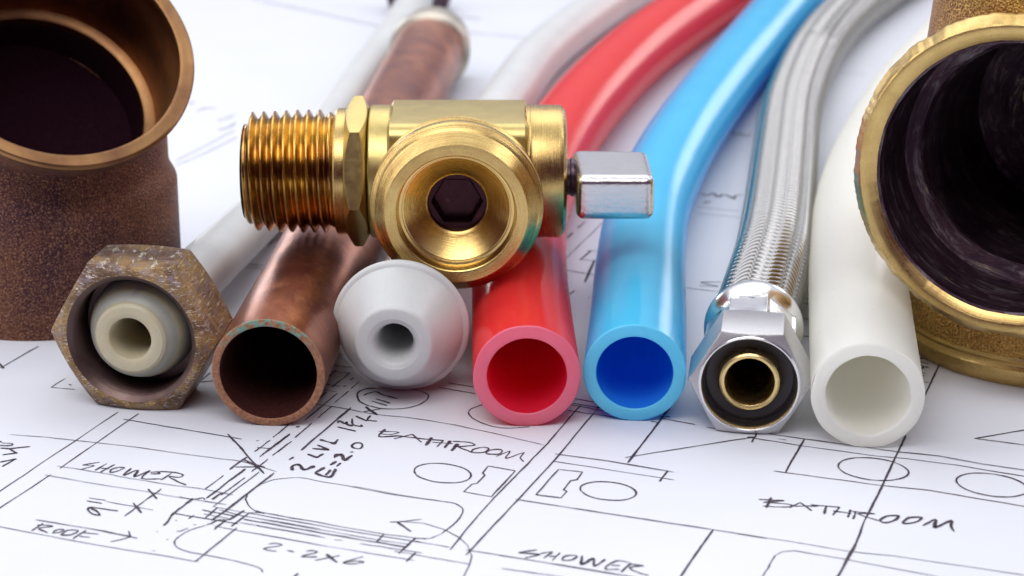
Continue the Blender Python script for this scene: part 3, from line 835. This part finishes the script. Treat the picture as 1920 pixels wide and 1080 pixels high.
# smooth centre line then fine rings
fine = np.concatenate([np.arange(0, 26, .02), np.arange(26, s[-1], .05)])
Cf = np.stack([np.interp(fine, s, C[:, k]) for k in range(3)], 1)
kk = 61; ker = np.hanning(kk); ker /= ker.sum()
pad = np.concatenate([2*Cf[0]-Cf[1:kk//2+1][::-1], Cf, 2*Cf[-1]-Cf[-kk//2:-1][::-1]])
Cs = np.stack([np.convolve(pad[:, k], ker, 'same') for k in range(3)], 1)[kk//2:kk//2+len(Cf)]
def braid(s_, th):
    NC = 14; u = (th/(2*math.pi)*NC) % NC; c = np.floor(u); f = u-c; sg = np.where((c % 2) == 0, 1., -1.)
    pitch = .26; ph = s_/pitch+sg*(f-.5)*.95+np.where(c % 2 == 0, 0, .5)
    wire = np.sqrt(np.clip(1-(2*(ph-np.floor(ph))-1)**2, 0, 1)); arch = np.sqrt(np.clip(1-(2*f-1)**2*.92, 0, 1))
    return RH-.150+.130*wire+.045*arch
mb = MB(); sweep(mb, Cs, fine, braid, 196); mb.build('braid', M['braid'], hose, sharp=0, recalc=False, merge=False)

# ------------------------------------------------------------------ brass angle valve
VZ = 3.52; VY = un(857, 321, VZ).y; X = lambda px, y=None: (px-960)/FPX*(((VY if y is None else y)+38.5)*Fv[1]+(16-VZ)*-Fv[2])
A = lambda px: Vector((X(px), VY, VZ)); ex = Vector((1, 0, 0))
valve = root('angle_valve', (X(857), VY, 0), 'golden brass angle valve with threaded end and chrome lever, lying across the tubes', 'valve')
TR = 1.30; x0 = X(460); x1 = X(634)
tt = np.linspace(0, x1-x0, 260); seg = 128; th = np.linspace(0, 2*math.pi, seg, endpoint=False)-math.pi/2
pitch = X(481)-X(460)
Pg = []
for t in tt:
    ph = (t/pitch-th/(2*math.pi)) % 1; tri = 1-np.abs(2*ph-1); tri = np.clip((tri-.10)/.78, 0, 1)
    dep = .155*min(1, max(.0, t/.12))*min(1, max(0, (x1-x0-t)/.25)); cr = 1.245+.055*min(1, t/1.2)
    end = -max(0, (.16-t))*.9
    r = cr-.150+.150*tri if dep > .02 else np.full(seg, cr-.12)
    r = (cr-.155)+dep*tri+end
    if x1-x0-t < .25: r = r+(.155-dep)*.2
    Pg.append(np.stack([np.full(seg, x0+t), VY+np.cos(th)*r, VZ+np.sin(th)*r], 1))
uv = np.zeros((len(tt), seg, 2)); uv[..., 0] = (np.arange(seg)/seg)[None]; uv[..., 1] = tt[:, None]
mb = MB(); mb.grid(Pg, True, uv)
lathe(mb, (x0, VY, VZ), ex, [(.6, .8), (.02, .82), (0, .86), (0, 1.0)], seg)
mb.build('male_thread', M['thread'], valve, sharp=70)
mb = MB(); lathe(mb, (x1-.02, VY, VZ), ex, [(0, 1.0), (0, 1.30), (.04, 1.33), (X(654)-x1, 1.33), (X(656)-x1, 1.2)], 96); mb.build('neck', M['valve'], valve)
mb = MB(); hexring(mb, (X(652), VY, VZ), ex, X(694)-X(652), 1.59, .6, rot=14, ch=.97, tan=.55, up=(0, 0, 1)); mb.build('hex_collar', M['flat'], valve, sharp=26)
mb = MB(); o = X(696)
lathe(mb, (o, VY, VZ), ex, [(-.02, 1.0), (0, 1.36), (.03, 1.40), (.42, 1.40), (.45, 1.38), (.46, 1.0)], 96)
# square block with chamfers, along x
def block(mb, xa, xb, h, c, n=6, bx=.05):
    prof = []
    for qx, qz, a in ((1, 1, 0), (-1, 1, 90), (-1, -1, 180), (1, -1, 270)):
        for i in range(n+1):
            ang = math.radians(a+90*i/n); prof.append((qx*(h-c)+math.cos(ang)*c, qz*(h-c)+math.sin(ang)*c))
    def ring(x, k): return [(x, VY+a*k, VZ+b*k) for a, b in prof]
    mb.grid([ring(xa, .05), ring(xa, 1-bx/h), ring(xa+bx, 1), ring(xb-bx, 1), ring(xb, 1-bx/h), ring(xb, .05)], True)
block(mb, X(733), X(988), 1.30, .34)
mb.build('valve_body', M['flat'], valve, sharp=32)
mb = MB(); o = X(985)
lathe(mb, (o, VY, VZ), ex, [(0, 1.0), (0, 1.36), (.03, 1.41), (.08, 1.42), (.11, 1.40), (.16, 1.40), (.70, 1.40), (.78, 1.37), (.84, 1.28), (.86, 1.15), (.87, .5)], 96)
mb.build('bonnet', M['valve'], valve)
mb = MB(); o = X(1058)
lathe(mb, (o, VY, VZ-.13), ex, [(-.1, .46), (.02, .46), (.05, .38), (.12, .38), (.14, .41), (.2, .41), (.22, .36), (.5, .36)], 48); mb.build('stem', M['stem'], valve)
# front port
fy = un(857, 402, VZ).y; PX = X(857, 3.0); PO = Vector((PX, fy, VZ)); ey = Vector((0, 1, 0))
mb = MB()
lathe(mb, PO, ey, [(VY-fy-.1, 1.2), (1.45, 1.32), (1.35, 1.55), (1.28, 1.66), (1.16, 1.70), (1.10, 1.66), (1.04, 1.66), (.98, 1.72), (.90, 1.735), (.84, 1.69), (.80, 1.69), (.72, 1.735), (.62, 1.74),
     (.54, 1.73), (.50, 1.69), (.47, 1.70), (.42, 1.70), (.36, 1.65), (.33, 1.61), (.30, 1.62), (.12, 1.50), (.05, 1.46), (.0, 1.42), (0, 1.24), (.01, 1.20)], 144, wob=.001)
mb.build('port_ring', M['valve'], valve, sharp=28)
mb = MB()
lathe(mb, PO, ey, [(.01, 1.20), (.03, 1.18), (.26, 1.165), (.30, 1.15), (.305, 1.09), (.33, 1.085), (.335, 1.06), (.70, .66), (.74, .63), (.76, .60), (.80, .58), (1.0, .575)], 144)
mb.build('port_seat', mat_brass('seat_brass', (.74, .53, .20), (.50, .31, .10), .22, turn=.8, tarn=.2, purple=.05), valve, sharp=28)
mb = MB(); hexring(mb, PO+Vector((0, .94, 0)), ey, 1.2, .8, .50, rot=0, ch=.6, tan=0)
# hexagonal socket: ring between the round hole and a hexagon
hx = []; seg = 72; th = np.linspace(0, 2*math.pi, seg, endpoint=False)
rh = .50*math.cos(math.pi/6)/np.cos((th % (math.pi/3))-math.pi/6)
for yy, rr in ((.90, np.full(seg, .60)), (.91, rh+.03), (.95, rh), (1.25, rh*.97), (1.26, rh*.5), (1.262, rh*.02)):
    hx.append(np.stack([PX+np.cos(th)*rr, np.full(seg, fy+yy), VZ+np.sin(th)*rr], 1))
mb = MB(); mb.grid(hx, True); mb.build('hex_socket', M['hole'], valve, sharp=28)
# lever handle: rounded tapered block
def rbox(mb, cen, ax, ay, az, hx_, hy_, hz_, rx, tap=1.0, n=5):
    "rounded box; local x = away from the stem, tapering a little"
    cen = Vector(cen); pts = []
    m = 2*(n+1)
    def rr(v, h): return np.clip(v, -(h-rx), h-rx)
    N_ = 14; g = np.linspace(-1, 1, N_*2+1)
    def face(fa, fb, fc, s_):
        G = []
        for a in g:
            row = []
            for b in g:
                v = [0, 0, 0]; v[fa] = s_; v[fb] = a; v[fc] = b
                H = (hx_, hy_, hz_); w = [v[k]*H[k] for k in range(3)]
                q = [max(-(H[k]-rx), min(H[k]-rx, w[k])) for k in range(3)]
                dvec = Vector([w[k]-q[k] for k in range(3)])
                if dvec.length > 1e-9: dvec = dvec.normalized()*rx
                w = Vector(q)+dvec; k_ = 1+(tap-1)*(w.x/hx_+1)/2
                p = cen+ax*w.x+ay*(w.y*k_)+az*(w.z*(1+(k_-1)*.3)); row.append(p[:])
            G.append(row)
        mb.grid(G)
    for s_ in (-1, 1): face(0, 1, 2, s_); face(1, 0, 2, s_); face(2, 0, 1, s_)
hc = Vector(((X(1080)+X(1214))/2, VY-.35, VZ-.19))
mb = MB(); rbox(mb, hc, Vector((1, -.03, -.0)), Vector((-.015, 1, 0)).normalized(), Vector((0, 0, 1)), .80, 1.10, .47, .17, .96)
mb.build('lever_handle', M['chrome'], valve, sharp=0, base=None)

# ------------------------------------------------------------------ light
w = bpy.data.worlds.new('World'); sc.world = w; w.use_nodes = True; nt = w.node_tree; nt.nodes.clear()
out = nt.nodes.new('ShaderNodeOutputWorld'); bg = nt.nodes.new('ShaderNodeBackground'); tc = nt.nodes.new('ShaderNodeTexCoord'); sp = nt.nodes.new('ShaderNodeSeparateXYZ')
ma = nt.nodes.new('ShaderNodeMath'); ma.operation = 'MULTIPLY_ADD'; ma.inputs[1].default_value = .45
rp = nt.nodes.new('ShaderNodeValToRGB'); e = rp.color_ramp.elements
e[0].position = .12; e[0].color = (.050, .013, .046, 1); e[1].position = .80; e[1].color = (.66, .68, .76, 1)
k = e.new(.40); k.color = (.11, .070, .115, 1)
nt.links.new(tc.outputs['Generated'], sp.inputs[0]); nt.links.new(sp.outputs[1], ma.inputs[0]); nt.links.new(sp.outputs[2], ma.inputs[2])
nt.links.new(ma.outputs[0], rp.inputs[0]); nt.links.new(rp.outputs[0], bg.inputs[0]); nt.links.new(bg.outputs[0], out.inputs[0]); bg.inputs[1].default_value = 1.0
def softbox(name, loc, target, sx, sy, power, color=(1, 1, 1)):
    L = bpy.data.lights.new(name, 'AREA'); L.shape = 'RECTANGLE'; L.size = sx*CM; L.size_y = sy*CM; L.energy = power; L.color = color
    o = bpy.data.objects.new(name, L); col.objects.link(o); o.location = Vector(loc)*CM
    o.rotation_euler = (Vector(target)-Vector(loc)).to_track_quat('-Z', 'Y').to_euler(); return o
softbox('softbox_top', (-6, 48, 66), (0, 10, 0), 90, 55, 2.0, (.99, .99, 1))
softbox('softbox_front', (-14, -40, 75), (0, 2, 0), 70, 45, 3.15, (1, .99, .99))
softbox('softbox_left', (-75, 10, 38), (0, 10, 0), 30, 90, 2.2, (.97, .98, 1))
softbox('softbox_right', (75, 20, 42), (0, 8, 0), 30, 90, 2.6, (.97, .98, 1))
softbox('strip_left', (-33, 80, 13), (-3, 8, 1), 9, 16, .26, (1, .99, .98))
softbox('strip_right', (38, 78, 14), (3, 8, 1), 12, 18, .20, (1, .99, .98))
# ------------------------------------------------------------------ camera
cd = bpy.data.cameras.new('Camera'); co = bpy.data.objects.new('Camera', cd); col.objects.link(co); sc.camera = co
co.location = Vector(CAM)*CM; co.rotation_euler = (math.radians(90)-PITCH, 0, 0)
cd.sensor_width = 36; cd.lens = FPX/1920*36; cd.clip_start = .01; cd.clip_end = 20
cd.dof.use_dof = True; cd.dof.focus_distance = 41.5*CM; cd.dof.aperture_fstop = 26; cd.dof.aperture_blades = 0
sc.view_settings.view_transform = 'Standard'; sc.view_settings.look = 'None'; sc.view_settings.exposure = 0.34; sc.view_settings.gamma = 1
sc.render.engine = 'CYCLES'; sc.cycles.use_denoising = True
sc.cycles.max_bounces = 10; sc.cycles.transmission_bounces = 8; sc.cycles.diffuse_bounces = 5; sc.cycles.glossy_bounces = 6
sc.cycles.caustics_reflective = True; sc.cycles.sample_clamp_indirect = 6
sc.render.resolution_x = 1024; sc.render.resolution_y = 576
